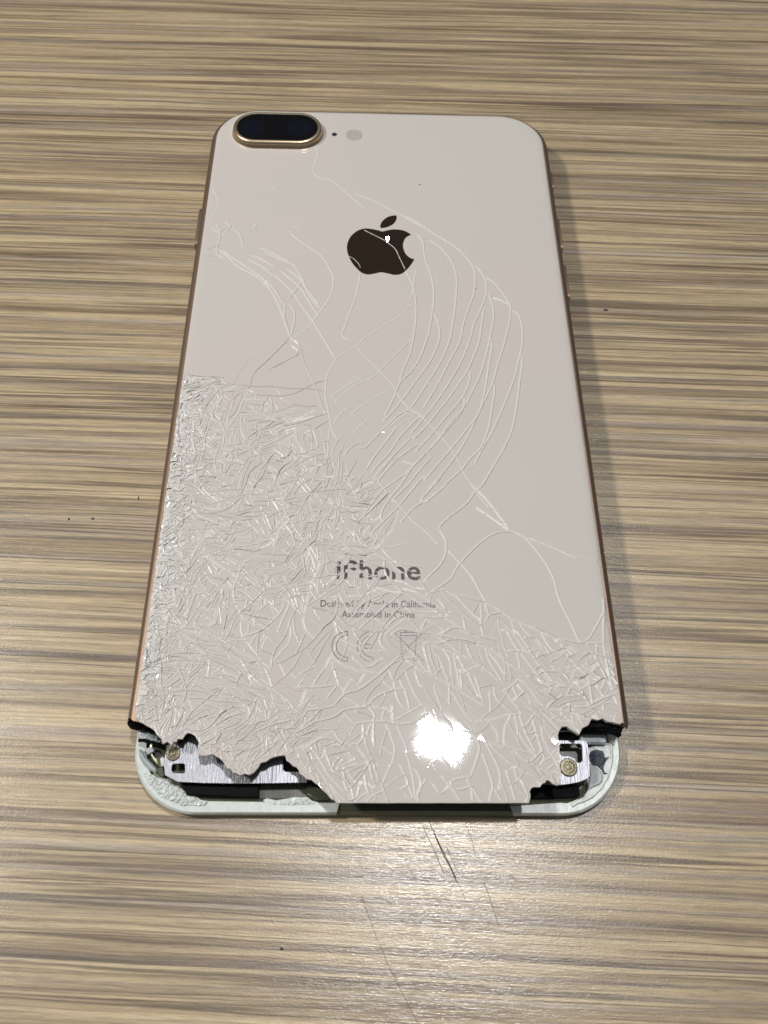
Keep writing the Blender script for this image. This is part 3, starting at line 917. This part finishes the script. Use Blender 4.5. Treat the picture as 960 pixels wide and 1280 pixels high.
for k, (ar, ts) in enumerate(shards):
    V, G, crush, MI = shard_geo(ts, ar)
    cr_ = crush > rng.uniform(0.42, 0.9)
    if k < 299:
        o = mesh('glass_shard', V, G, None, back, mats=[MAT['crush'] if cr_ else MAT['shell'], MAT['fracture'], MAT['facet']], midx=MI)
        if k == 0: tag(o, 'largest unbroken sheet of the glass back round the camera')
    else:
        rest.append((V, G)); restm += [q + 1 if q else (1 if cr_ else 0) for q in MI]
V, F = join(rest)
o = mesh('glass_splinters', V, F, None, back, mats=[MAT['shell'], MAT['crush'], MAT['fracture'], MAT['facet']], midx=restm)
tag(o, 'small splinters of the crushed glass held in the lower back', kind='stuff')

# loose grains of glass on the crushed strip and the broken edge
V, F = [], []
def grain(x, y, z, r):
    b0 = len(V)
    for k in range(4):
        if k < 3:
            an = rng.random() * 6.28
            V.append((x + r * math.cos(an + k * 2.1), y + r * math.sin(an + k * 2.1), z + rng.uniform(-.2, .2) * r))
        else: V.append((x + rng.uniform(-.4, .4) * r, y + rng.uniform(-.4, .4) * r, z + r * rng.uniform(.4, .9)))
    F.extend([(b0, b0 + 1, b0 + 3), (b0 + 1, b0 + 2, b0 + 3), (b0 + 2, b0, b0 + 3)])
for k in range(6500):
    if k < 4900:
        v = rng.uniform(470, 900); u = left_edge(v) + abs(rng.gauss(0, 16)) + 1
    elif k < 5700:
        u, v = rng.gauss(330, 45), rng.gauss(905, 22)
    elif k < 6100:
        u, v = rng.gauss(735, 18), rng.gauss(855, 22)
    else:
        u, v = rng.gauss(395, 45), rng.gauss(635, 45)
    x, y = M(u, v)
    if inside(OUTLINE, x, y) and abs(x) < 37.2:
        grain(x, y, ZT + 0.05, rng.uniform(0.05, 0.16))
o = mesh('glass_grains', V, F, MAT['dust'], phone)
tag(o, 'fine grains of crushed glass along the left edge of the back', kind='stuff')

# ---------------------------------------------------------------- camera bump, flash, microphone
cx, cy, hl = -23.6, 69.75, 4.80
R_ = [(5.75, 7.22), (5.62, 7.36), (5.48, 7.5), (5.36, 8.3), (5.22, 8.62), (5.0, 8.78), (4.62, 8.82), (4.5, 8.78), (4.45, 8.66)]
V, F = loft([(stadium(cx, cy, hl, r), z) for r, z in R_], cap_top=True)
bump = mesh('camera_bump', V, F, MAT['gold'], phone, True)
V, F = prism(stadium(cx, cy, hl, 4.42), 8.5, 8.74, bev=0.04)
mesh('lens_window', V, F, MAT['black'], bump, True)
for (u, v) in ((316, 160), (374, 160)):
    x, y = M(u, v, 8.75)
    V, F = loft([(circle(x, y, 2.7, 32), 8.743), (circle(x, y, 2.6, 32), 8.748), (circle(x, y, 1.9, 32), 8.75), (circle(x, y, 0.6, 32), 8.752)])
    mesh('lens', V, F, MAT['lens'], bump, True)
    V, F = loft([(circle(x, y, 2.95, 36), 8.742), (circle(x, y, 2.9, 36), 8.752), (circle(x, y, 2.72, 36), 8.752), (circle(x, y, 2.7, 36), 8.744)], cap_top=False)
    mesh('lens_ring', V, F, MAT['dark'], bump, True)
x, y = M(418, 168)
V, F = loft([(circle(x, y, 0.62, 20), 7.31), (circle(x, y, 0.5, 20), 7.335), (circle(x, y, 0.2, 20), 7.33)])
mesh('microphone_hole', V, F, MAT['speck'], phone, True)
x, y = M(442.5, 169)
V, F = loft([(circle(x, y, 1.95, 32), 7.30), (circle(x, y, 1.85, 32), 7.335), (circle(x, y, 1.55, 32), 7.335), (circle(x, y, 1.45, 32), 7.32)])
fl = mesh('flash', V, F, MAT['flash'], phone, True)
V, F = loft([(circle(x, y, 0.8, 20), 7.321), (circle(x, y, 0.55, 20), 7.37), (circle(x, y, 0.2, 20), 7.38)])
mesh('flash_lens', V, F, MAT['flash'], fl, True)
x, y = M(524.5, 231)
blob('dirt_speck', x, y, 7.3, 0.22, 0.16, 0.06, MAT['speck'], phone)
x, y = M(341.5, 234.5)
blob('glass_crumb', x, y, 7.3, 0.16, 0.16, 0.1, MAT['dust'], phone)
x, y = M(595.5, 361)
blob('dirt_speck', x, y, 7.3, 0.12, 0.12, 0.06, MAT['speck'], phone)

# ---------------------------------------------------------------- logo and print
ZP = ZT + 0.040
def smooth_loop(P, k=6):
    n = len(P); Q = []
    for i in range(n):
        p0, p1, p2, p3 = P[i - 1], P[i], P[(i + 1) % n], P[(i + 2) % n]
        for j in range(k):
            t = j / k
            Q.append(tuple(0.5 * (2 * p1[d] + (p2[d] - p0[d]) * t + (2 * p0[d] - 5 * p1[d] + 4 * p2[d] - p3[d]) * t * t + (3 * p1[d] - p0[d] - 3 * p2[d] + p3[d]) * t ** 3) for d in (0, 1)))
    return Q
def open_spline(P, k=6):
    E = [P[0]] + P + [P[-1]]; Q = []
    for i in range(1, len(E) - 2):
        p0, p1, p2, p3 = E[i - 1], E[i], E[i + 1], E[i + 2]
        for j in range(k):
            t = j / k
            Q.append(tuple(0.5 * (2 * p1[d] + (p2[d] - p0[d]) * t + (2 * p0[d] - 5 * p1[d] + 4 * p2[d] - p3[d]) * t * t + (3 * p1[d] - p0[d] - 3 * p2[d] + p3[d]) * t ** 3) for d in (0, 1)))
    return Q
seg1 = [(768, 322), (725, 293), (665, 275), (595, 272), (545, 281), (500, 290), (455, 278), (390, 266), (330, 264), (270, 285), (215, 330), (182, 390), (175, 450), (188, 510), (220, 575), (262, 628), (312, 672), (370, 688), (430, 680), (490, 668), (550, 678), (620, 692), (680, 680), (730, 640), (770, 592), (798, 547)]
seg2 = [(798, 547), (755, 532), (718, 498), (697, 450), (693, 402), (713, 355), (742, 333), (768, 322)]
body = open_spline(seg1) + open_spline(seg2)
leaf = open_spline([(485, 258), (482, 235), (500, 198), (540, 163), (590, 145), (633, 143)]) + open_spline([(633, 143), (632, 180), (605, 220), (560, 246), (515, 258), (485, 258)])
Q1 = T(410, 250, 7.385, body); Q2 = T(410, 250, 7.385, leaf)
V, F = join([prism(Q1, ZT - 0.1, ZT + 0.026, bev=0.01), prism(Q2, ZT - 0.1, ZT + 0.026, bev=0.01)])
logo = mesh('apple_logo', V, F, MAT['logo'], phone)
tag(logo, 'dark mirror fruit emblem with a bite and a leaf')

gx, gy = M(484.5, 300)
gp = Vector((gx, gy, ZT)); lp = (Vector((0.009, -0.06, 0.007)) + Vector((0.0938, 0.218, 0.971)).normalized() * 1.1) * 1000
hn = ((Vector(CAM) - gp).normalized() + (lp - gp).normalized()).normalized()
P = [(gx + x, gy + y) for x, y in ((-.45, .1), (-.35, .5), (.05, .72), (.42, .5), (.40, .1), (.22, -.25), (.24, -.7), (-.1, -.95), (-.3, -.6), (-.2, -.2))]
zt = [ZT + 0.22 - (hn.x * (x - gx) + hn.y * (y - gy)) / hn.z for x, y in P]
V = [(x, y, ZT) for x, y in P] + [(x, y, z) for (x, y), z in zip(P, zt)]
n = len(P)
F = [(i, (i + 1) % n, n + (i + 1) % n, n + i) for i in range(n)] + [tuple(range(n, 2 * n))]
if area(P) < 0: F = [f[::-1] for f in F]
mesh('glint_facet', V, F, MAT['shell'], phone)  # facet added on the logo, tilted to mirror the ceiling lamp as a glint

def text_part(name, body_, x0, x1, yb, height_caps, mat, bold=0.0, spacing=1.0):
    cu = bpy.data.curves.new('tmp', 'FONT')
    cu.body = body_; cu.offset = bold; cu.space_character = spacing
    cu.resolution_u = 4; cu.size = 1.0
    ob = bpy.data.objects.new('tmp', cu); COL.objects.link(ob)
    dg = bpy.context.evaluated_depsgraph_get(); dg.update()
    me = bpy.data.meshes.new_from_object(ob.evaluated_get(dg))
    co = np.zeros(len(me.vertices) * 3); me.vertices.foreach_get('co', co); co = co.reshape(-1, 3)
    mnx, mxx = co[:, 0].min(), co[:, 0].max()
    capb = 0.0; capt = co[:, 1].max()
    kx = (x1 - x0) / (mxx - mnx); ky = height_caps / (capt - capb)
    co[:, 0] = x0 + (co[:, 0] - mnx) * kx; co[:, 1] = yb + co[:, 1] * ky; co[:, 2] = ZP
    me.vertices.foreach_set('co', (co * S).ravel())
    me.materials.append(mat)
    bpy.data.objects.remove(ob); bpy.data.curves.remove(cu)
    o = bpy.data.objects.new(name, me); COL.objects.link(o); o.parent = phone
    me.name = name
    return o
a0 = M(420.5, 723.5); a1 = M(525.5, 723.5); at = M(473, 700.6)
tag(text_part('product_lettering', 'iPhone', a0[0], a1[0], a0[1], at[1] - a0[1], MAT['ink'], 0.012), 'grey product name lettering broken up by cracks')
a0 = M(400.6, 758.3); a1 = M(544.5, 758.3); at = M(473, 751.0)
text_part('origin_lettering', 'Designed by Apple in California', a0[0], a1[0], a0[1], (at[1] - a0[1]) * 1.05, MAT['ink'], 0.004)
a0 = M(427, 771.6); a1 = M(518.5, 771.6); at = M(473, 764.3)
text_part('origin_lettering', 'Assembled in China', a0[0], a1[0], a0[1], (at[1] - a0[1]) * 1.05, MAT['ink'], 0.004)
W = 0.105
def arc(cx, cy, rx, ry, t0, t1, n=20):
    return [(cx + rx * math.cos(math.radians(t0 + (t1 - t0) * i / n)), cy - ry * math.sin(math.radians(t0 + (t1 - t0) * i / n))) for i in range(n + 1)]
parts = []
for ox in (290, 458):
    A = arc(ox, 682, 104, 100, 90, 270); B = arc(ox, 682, 76, 73, 270, 90)
    loop = A + B + [A[0]]
    parts.append(ribbon(T(380, 680, 5.333, loop), W, ZP))
parts.append(ribbon(T(380, 680, 5.333, [(385, 668), (440, 668), (440, 694), (385, 694)]), W, ZP))
V, F = join(parts); mesh('conformity_mark', V, F, MAT['ink2'], phone)
parts = [ribbon(T(380, 680, 5.333, q), W, ZP + 0.002 * k) for k, q in enumerate([
    [(597, 585), (803, 785)], [(797, 585), (597, 785)], [(642, 605), (655, 760), (740, 760), (750, 605)],
    [(642, 590), (752, 590), (752, 610), (642, 610), (642, 590)], [(660, 590), (690, 578), (735, 578), (745, 590)], arc(738, 766, 12, 11, 0, 360, 14), [(655, 762), (655, 772), (668, 772), (668, 762)]])]
V, F = join(parts); mesh('crossed_bin_mark', V, F, MAT['ink2'], phone)

# ---------------------------------------------------------------- display unit, seen where the back is broken away
def disp_loop(d):
    w_, l_, r = 38.15 - d, 78.55 - d, 10.2 - d
    P = []
    for cx_, cy_, t0 in ((w_ - r, -l_ + r, -90), (w_ - r, l_ - r, 0), (-w_ + r, l_ - r, 90), (-w_ + r, -l_ + r, 180)):
        for i in range(17):
            t = math.radians(t0 + 90 * i / 16)
            P.append((cx_ + r * math.cos(t), cy_ + r * math.sin(t)))
    return P
V, F = loft([(disp_loop(d), z) for d, z in ((0.7, 0.0), (0.25, 0.12), (0.0, 0.5), (0.0, 1.0), (0.12, 1.35), (0.4, 1.5))], cap_top=True, cap_bot=True)
mesh('display_panel', V, F, MAT['rim'], phone, True)
def lower_half(P, y):
    return [p for p in P if p[1] < y]
# white inner frame: U shape open at the top
def ushape(d0, d1, ytop):
    A = disp_loop(d0); B = disp_loop(d1)
    def us(L_):
        br = [p for p in L_[:17]] ; bl = [p for p in L_[51:]]
        return [(bl[0][0], ytop)] + bl + br + [(br[-1][0], ytop)]
    return us(A), us(B)
A, B = ushape(-0.03, 1.75, -66.0)
n = len(A); B2 = []
for k, (x, y) in enumerate(B):
    j = 0.12 * math.sin(k * 1.9) + rng.uniform(-.1, .1)
    B2.append((x * (1 + j * 0.01), y + j))
V, F = [], []
A1 = [(x * 0.996, y + 0.12) for x, y in A]
for k, (L_, z) in enumerate(((A, 1.48), (A, 1.95), (A1, 2.08), ([(x, y) for x, y in B2], 2.02), (B2, 1.5))):
    V += [(x, y, z + rng.uniform(-.03, .03)) for x, y in L_]
A2, B3 = A, B2
def ring_part(i0, i1, extra_a=None, extra_b=None):
    a_ = A2[i0:i1]; b_ = B3[i0:i1]
    if extra_a: a_ = a_ + [extra_a]; b_ = b_ + [(extra_a[0] + 0.4, extra_a[1] + 1.6)]
    if extra_b: a_ = [extra_b] + a_; b_ = [(extra_b[0] - 0.5, extra_b[1] + 1.2)] + b_
    m_ = len(a_); V = []; F = []
    for L_, z in ((a_, 0.62), (a_, 1.72), ([(x * 0.993, y + 0.28) for x, y in a_], 2.08), (b_, 2.02), (b_, 1.5)):
        V += [(x, y, z + rng.uniform(-.03, .03)) for x, y in L_]
    for k in range(4):
        for i in range(m_ - 1):
            F.append((k * m_ + i, k * m_ + i + 1, (k + 1) * m_ + i + 1, (k + 1) * m_ + i))
    F.append(tuple(k * m_ + m_ - 1 for k in range(5))); F.append(tuple(k * m_ for k in range(4, -1, -1)))
    return mesh('display_frame', V, F, MAT['white'], phone, True)
ring_part(0, n // 2, extra_a=(-6.5, -78.55))
ring_part(n // 2, n, extra_b=(20.5, -78.55))
V, F = prism([(-6.2, -78.0), (20.3, -78.0), (19.9, -76.4), (-5.8, -76.2)], 1.48, 1.7, bev=0.05)
mesh('flex_sheet', V, F, MAT['olive'], phone)
# dark floor and midframe
V, F = prism([(-27, -76.3), (27, -76.3), (31, -75), (34, -72), (35.8, -68), (35.8, -62), (-35.8, -62), (-35.8, -68), (-34, -72), (-31, -75)], 1.505, 1.75, bev=0.05)
mesh('flex_sheet', V, F, MAT['olive'], phone)
V, F = prism([(-36, -66.2), (-20, -66.8), (-5, -66.2), (14, -66.9), (36, -66.3), (36, 74), (-36, 74)], 1.76, 6.2, bev=0.2)
mesh('midframe', V, F, MAT['dark'], phone)

def plate(name, x0, y0, s, pts, z0, z1, mat, holes=(), bev=0.06, smooth=False):
    V, F = prism(T(x0, y0, s, pts, z1), z0, z1, [T(x0, y0, s, h, z1) for h in holes], bev)
    return mesh(name, V, F, mat, phone, smooth)
C1 = (150, 870, 6); C2 = (290, 900, 6); C3 = (640, 880, 6)
# left bracket (px mapped at its own height)
P = [M(*q, 4.2) for q in [(206, 969), (204.5, 955), (206, 944), (209, 936), (215, 926), (232, 912), (250, 903), (300, 895), (395, 895), (395, 968), (384.5, 971), (383.5, 978.3), (340, 979.2), (300, 979.6), (255, 979), (222, 977.5)]]
H1 = [M(*q, 4.2) for q in [(215, 957), (217, 955), (229.5, 954.5), (231, 956), (231, 965), (229, 966.5), (217, 966), (214.5, 963)]]
H2 = [M(*q, 4.2) for q in [(356, 945), (376, 945), (376, 964.5), (357, 964.5), (354.3, 962), (354, 948)]]
V, F = prism(P, 3.95, 4.2, [H1, H2], 0.05)
bl = mesh('metal_bracket', V, F, MAT['steel'], phone)
P = [M(*q, 4.4) for q in [(655, 925), (728, 925.3), (733, 927), (735, 931), (737.8, 969), (736, 972.5), (725, 977.5), (712, 980), (702, 981.3), (680, 980.5), (655, 978)]]
H1 = [M(*q, 4.4) for q in [(701, 929.8), (725, 929.8), (727.5, 932.5), (728, 950.5), (725.5, 953), (721.5, 953), (718, 948), (712, 945), (703, 945), (699.6, 942), (699.3, 932)]]
V, F = prism(P, 4.15, 4.4, [H1], 0.05)
br_ = mesh('metal_bracket', V, F, MAT['steel'], phone)
def screw(u, v, z, r):
    x, y = M(u, v, z)
    V, F = loft([(circle(x, y, r, 28), z - 0.3), (circle(x, y, r, 28), z - 0.02), (circle(x, y, r * 0.92, 28), z + 0.1), (circle(x, y, r * 0.62, 28), z + 0.12), (circle(x, y, r * 0.55, 28), z + 0.0), (circle(x, y, r * 0.34, 28), z + 0.0), (circle(x, y, r * 0.3, 28), z + 0.13), (circle(x, y, r * 0.1, 28), z + 0.16)])
    return mesh('screw', V, F, MAT['screw'], phone, True)
screw(216.5, 942, 4.35, 1.08)
screw(711, 959, 4.6, 1.38)
plate('metal_strip', 0, 0, 1, [(694, 912), (704, 905), (725, 905), (735, 906), (733, 911.5), (722, 913), (700, 914.5)], 4.6, 5.0, MAT['white'])
# grey block at the right
V, F = prism(T(*C3, [(512, 226), (530, 218), (695, 220), (712, 236), (714, 288), (700, 300), (520, 296), (500, 280)], 3.4), 1.6, 3.4, bev=0.3)
mesh('grey_block', V, F, MAT['grey'], phone, True)
plate('corner_frame', *C3, [(560, 330), (735, 285), (757, 300), (757, 425), (733, 535), (680, 630), (610, 700), (540, 735), (500, 745), (455, 775), (440, 745), (535, 695), (575, 640), (560, 560), (570, 450)], 1.6, 2.35, MAT['white'], bev=0.12)
plate('gasket', *C3, [(575, 440), (620, 462), (665, 500), (682, 535), (680, 575), (655, 605), (610, 622), (582, 640), (572, 600), (585, 530)], 1.6, 2.65, MAT['grey'], bev=0.15, smooth=True)
# crumpled foam
def lump(name, x0, y0, s, pts, z0, z1, mat, rough=0.2, cell=0.28):
    P = T(x0, y0, s, pts, z0 + (z1 - z0) * .6)
    xs = [p[0] for p in P]; ys = [p[1] for p in P]
    nx = int((max(xs) - min(xs)) / cell) + 2; ny = int((max(ys) - min(ys)) / cell) + 2
    V = []; ok = {}
    for j in range(ny):
        for i in range(nx):
            x = min(xs) + i * cell; y = min(ys) + j * cell
            if inside(P, x, y):
                d = min(math.hypot(x - (P[k][0] * (1 - t) + P[(k + 1) % len(P)][0] * t), y - (P[k][1] * (1 - t) + P[(k + 1) % len(P)][1] * t)) for k in range(len(P)) for t in (0, .25, .5, .75))
                h = min(1, d / 0.9) ** 0.5
                ok[(i, j)] = len(V)
                V.append((x + rng.uniform(-.3, .3) * cell, y + rng.uniform(-.3, .3) * cell, z0 + (z1 - z0) * h + rng.uniform(-1, 1) * rough * h))
    F = []
    for (i, j), v in ok.items():
        if (i + 1, j) in ok and (i, j + 1) in ok and (i + 1, j + 1) in ok:
            F.append((v, ok[(i + 1, j)], ok[(i + 1, j + 1)])); F.append((v, ok[(i + 1, j + 1)], ok[(i, j + 1)]))
    V2, F2 = prism(P, z0 - 0.4, z0 + 0.06, bev=0.05)
    V, F = join([(V, F), (V2, F2)])
    return mesh(name, V, F, mat, phone)
lump('foam_pad', *C3, [(590, 350), (640, 335), (690, 352), (702, 400), (740, 385), (712, 425), (690, 470), (700, 510), (730, 520), (690, 530), (672, 495), (640, 465), (600, 455), (582, 420), (578, 380)], 2.3, 2.9, MAT['foam'], 0.22, 0.16)
lump('sealant_residue', *C1, [(158, 500), (175, 520), (190, 570), (240, 585), (285, 612), (330, 605), (372, 618), (405, 665), (440, 672), (470, 700), (505, 730), (560, 742), (600, 775), (720, 800), (610, 830), (480, 835), (380, 800), (290, 750), (225, 680), (175, 600)], 1.9, 2.45, MAT['white'], 0.16, 0.3)
lump('sealant_residue', *C2, [(230, 600), (260, 585), (330, 600), (400, 590), (470, 575), (520, 580), (560, 575), (600, 605), (680, 625), (560, 650), (300, 650)], 1.9, 2.25, MAT['white'], 0.1, 0.3)
lump('sealant_residue', *C3, [(700, 300), (740, 270), (755, 300), (750, 380), (735, 470), (715, 440), (722, 380), (700, 360)], 2.2, 2.6, MAT['white'], 0.14, 0.25)
# black modules
plate('speaker_module', *C1, [(440, 640), (960, 662), (1042, 662), (1042, 755), (960, 760), (500, 740), (470, 690)], 1.6, 2.9, MAT['dark'], bev=0.12)
plate('microphone_module', *C3, [(120, 618), (505, 606), (508, 690), (480, 698), (130, 708)], 1.6, 3.0, MAT['dark'], bev=0.12)
plate('flex_tab', *C2, [(560, 470), (640, 500), (720, 560), (735, 600), (640, 605), (560, 560)], 1.6, 2.4, MAT['olive'], bev=0.08)
plate('flex_tab', *C1, [(268, 545), (322, 528), (332, 598), (312, 612), (285, 590)], 1.6, 2.9, MAT['olive'], bev=0.08)
# debris in the lower left corner
def shell(pts, z0, z1, mat, name, **k): return plate(name, *C1, pts, z0, z1, mat, **k)
lump('broken_plastic', *C1, [(132, 250), (180, 236), (215, 256), (270, 280), (302, 322), (322, 360), (270, 350), (200, 338), (150, 326), (132, 292)], 3.2, 4.1, MAT['grey'], 0.07, 0.28)
lump('broken_plastic', *C1, [(137, 248), (158, 252), (162, 285), (200, 318), (165, 328), (140, 305)], 3.9, 4.5, MAT['white'], 0.07, 0.2)
shell([(180, 395), (240, 380), (256, 412), (206, 440)], 2.4, 3.1, MAT['grey'], 'connector_chip')
shell([(137, 395), (160, 400), (190, 455), (240, 505), (278, 548), (270, 578), (222, 556), (172, 500), (143, 452)], 1.6, 3.0, MAT['grey'], 'corner_strut', bev=0.25)
shell([(300, 470), (318, 455), (338, 470), (336, 520), (308, 530)], 2.4, 3.5, MAT['white'], 'plastic_chip')
shell([(345, 370), (400, 350), (440, 370), (450, 430), (430, 490), (380, 500), (340, 470)], 3.4, 4.18, MAT['screw'], 'bracket_tab')
x0, y0 = M(150 + 140 / 6, 870 + 328 / 6, 3.9); x1, y1 = M(150 + 215 / 6, 870 + 345 / 6, 3.9); x2, y2 = M(150 + 320 / 6, 870 + 372 / 6, 3.9)
V, F = tube([(x0, y0, 3.4), ((x0 + x1) / 2, (y0 + y1) / 2 + 0.1, 4.0), (x1, y1, 4.1), ((x1 + x2) / 2, (y1 + y2) / 2, 4.0), (x2, y2, 3.6)], 0.3)
mesh('cable', V, F, MAT['dark'], phone, True)
# torn adhesive at the two broken frame ends
lump('torn_adhesive', *C1, [(48, 205), (105, 150), (125, 165), (165, 215), (200, 228), (190, 262), (150, 240), (120, 250), (70, 235)], 5.0, 6.0, MAT['dark'], 0.25, 0.2)
lump('torn_adhesive', *C3, [(592, 118), (640, 110), (720, 130), (800, 150), (850, 172), (828, 190), (825, 235), (806, 242), (770, 222), (690, 205), (560, 205), (548, 170)], 5.2, 6.1, MAT['dark'], 0.25, 0.2)
lump('torn_adhesive', *C1, [(430, 345), (445, 322), (480, 300), (520, 284), (500, 305), (470, 335), (440, 350)], 5.9, 6.3, MAT['dark'], 0.1, 0.15)

# ---------------------------------------------------------------- render
scene.render.resolution_x = 768
scene.render.resolution_y = 1024
scene.render.engine = 'CYCLES'
print('objects', len(bpy.data.objects), 'tris', sum(len(me.polygons) for me in bpy.data.meshes))
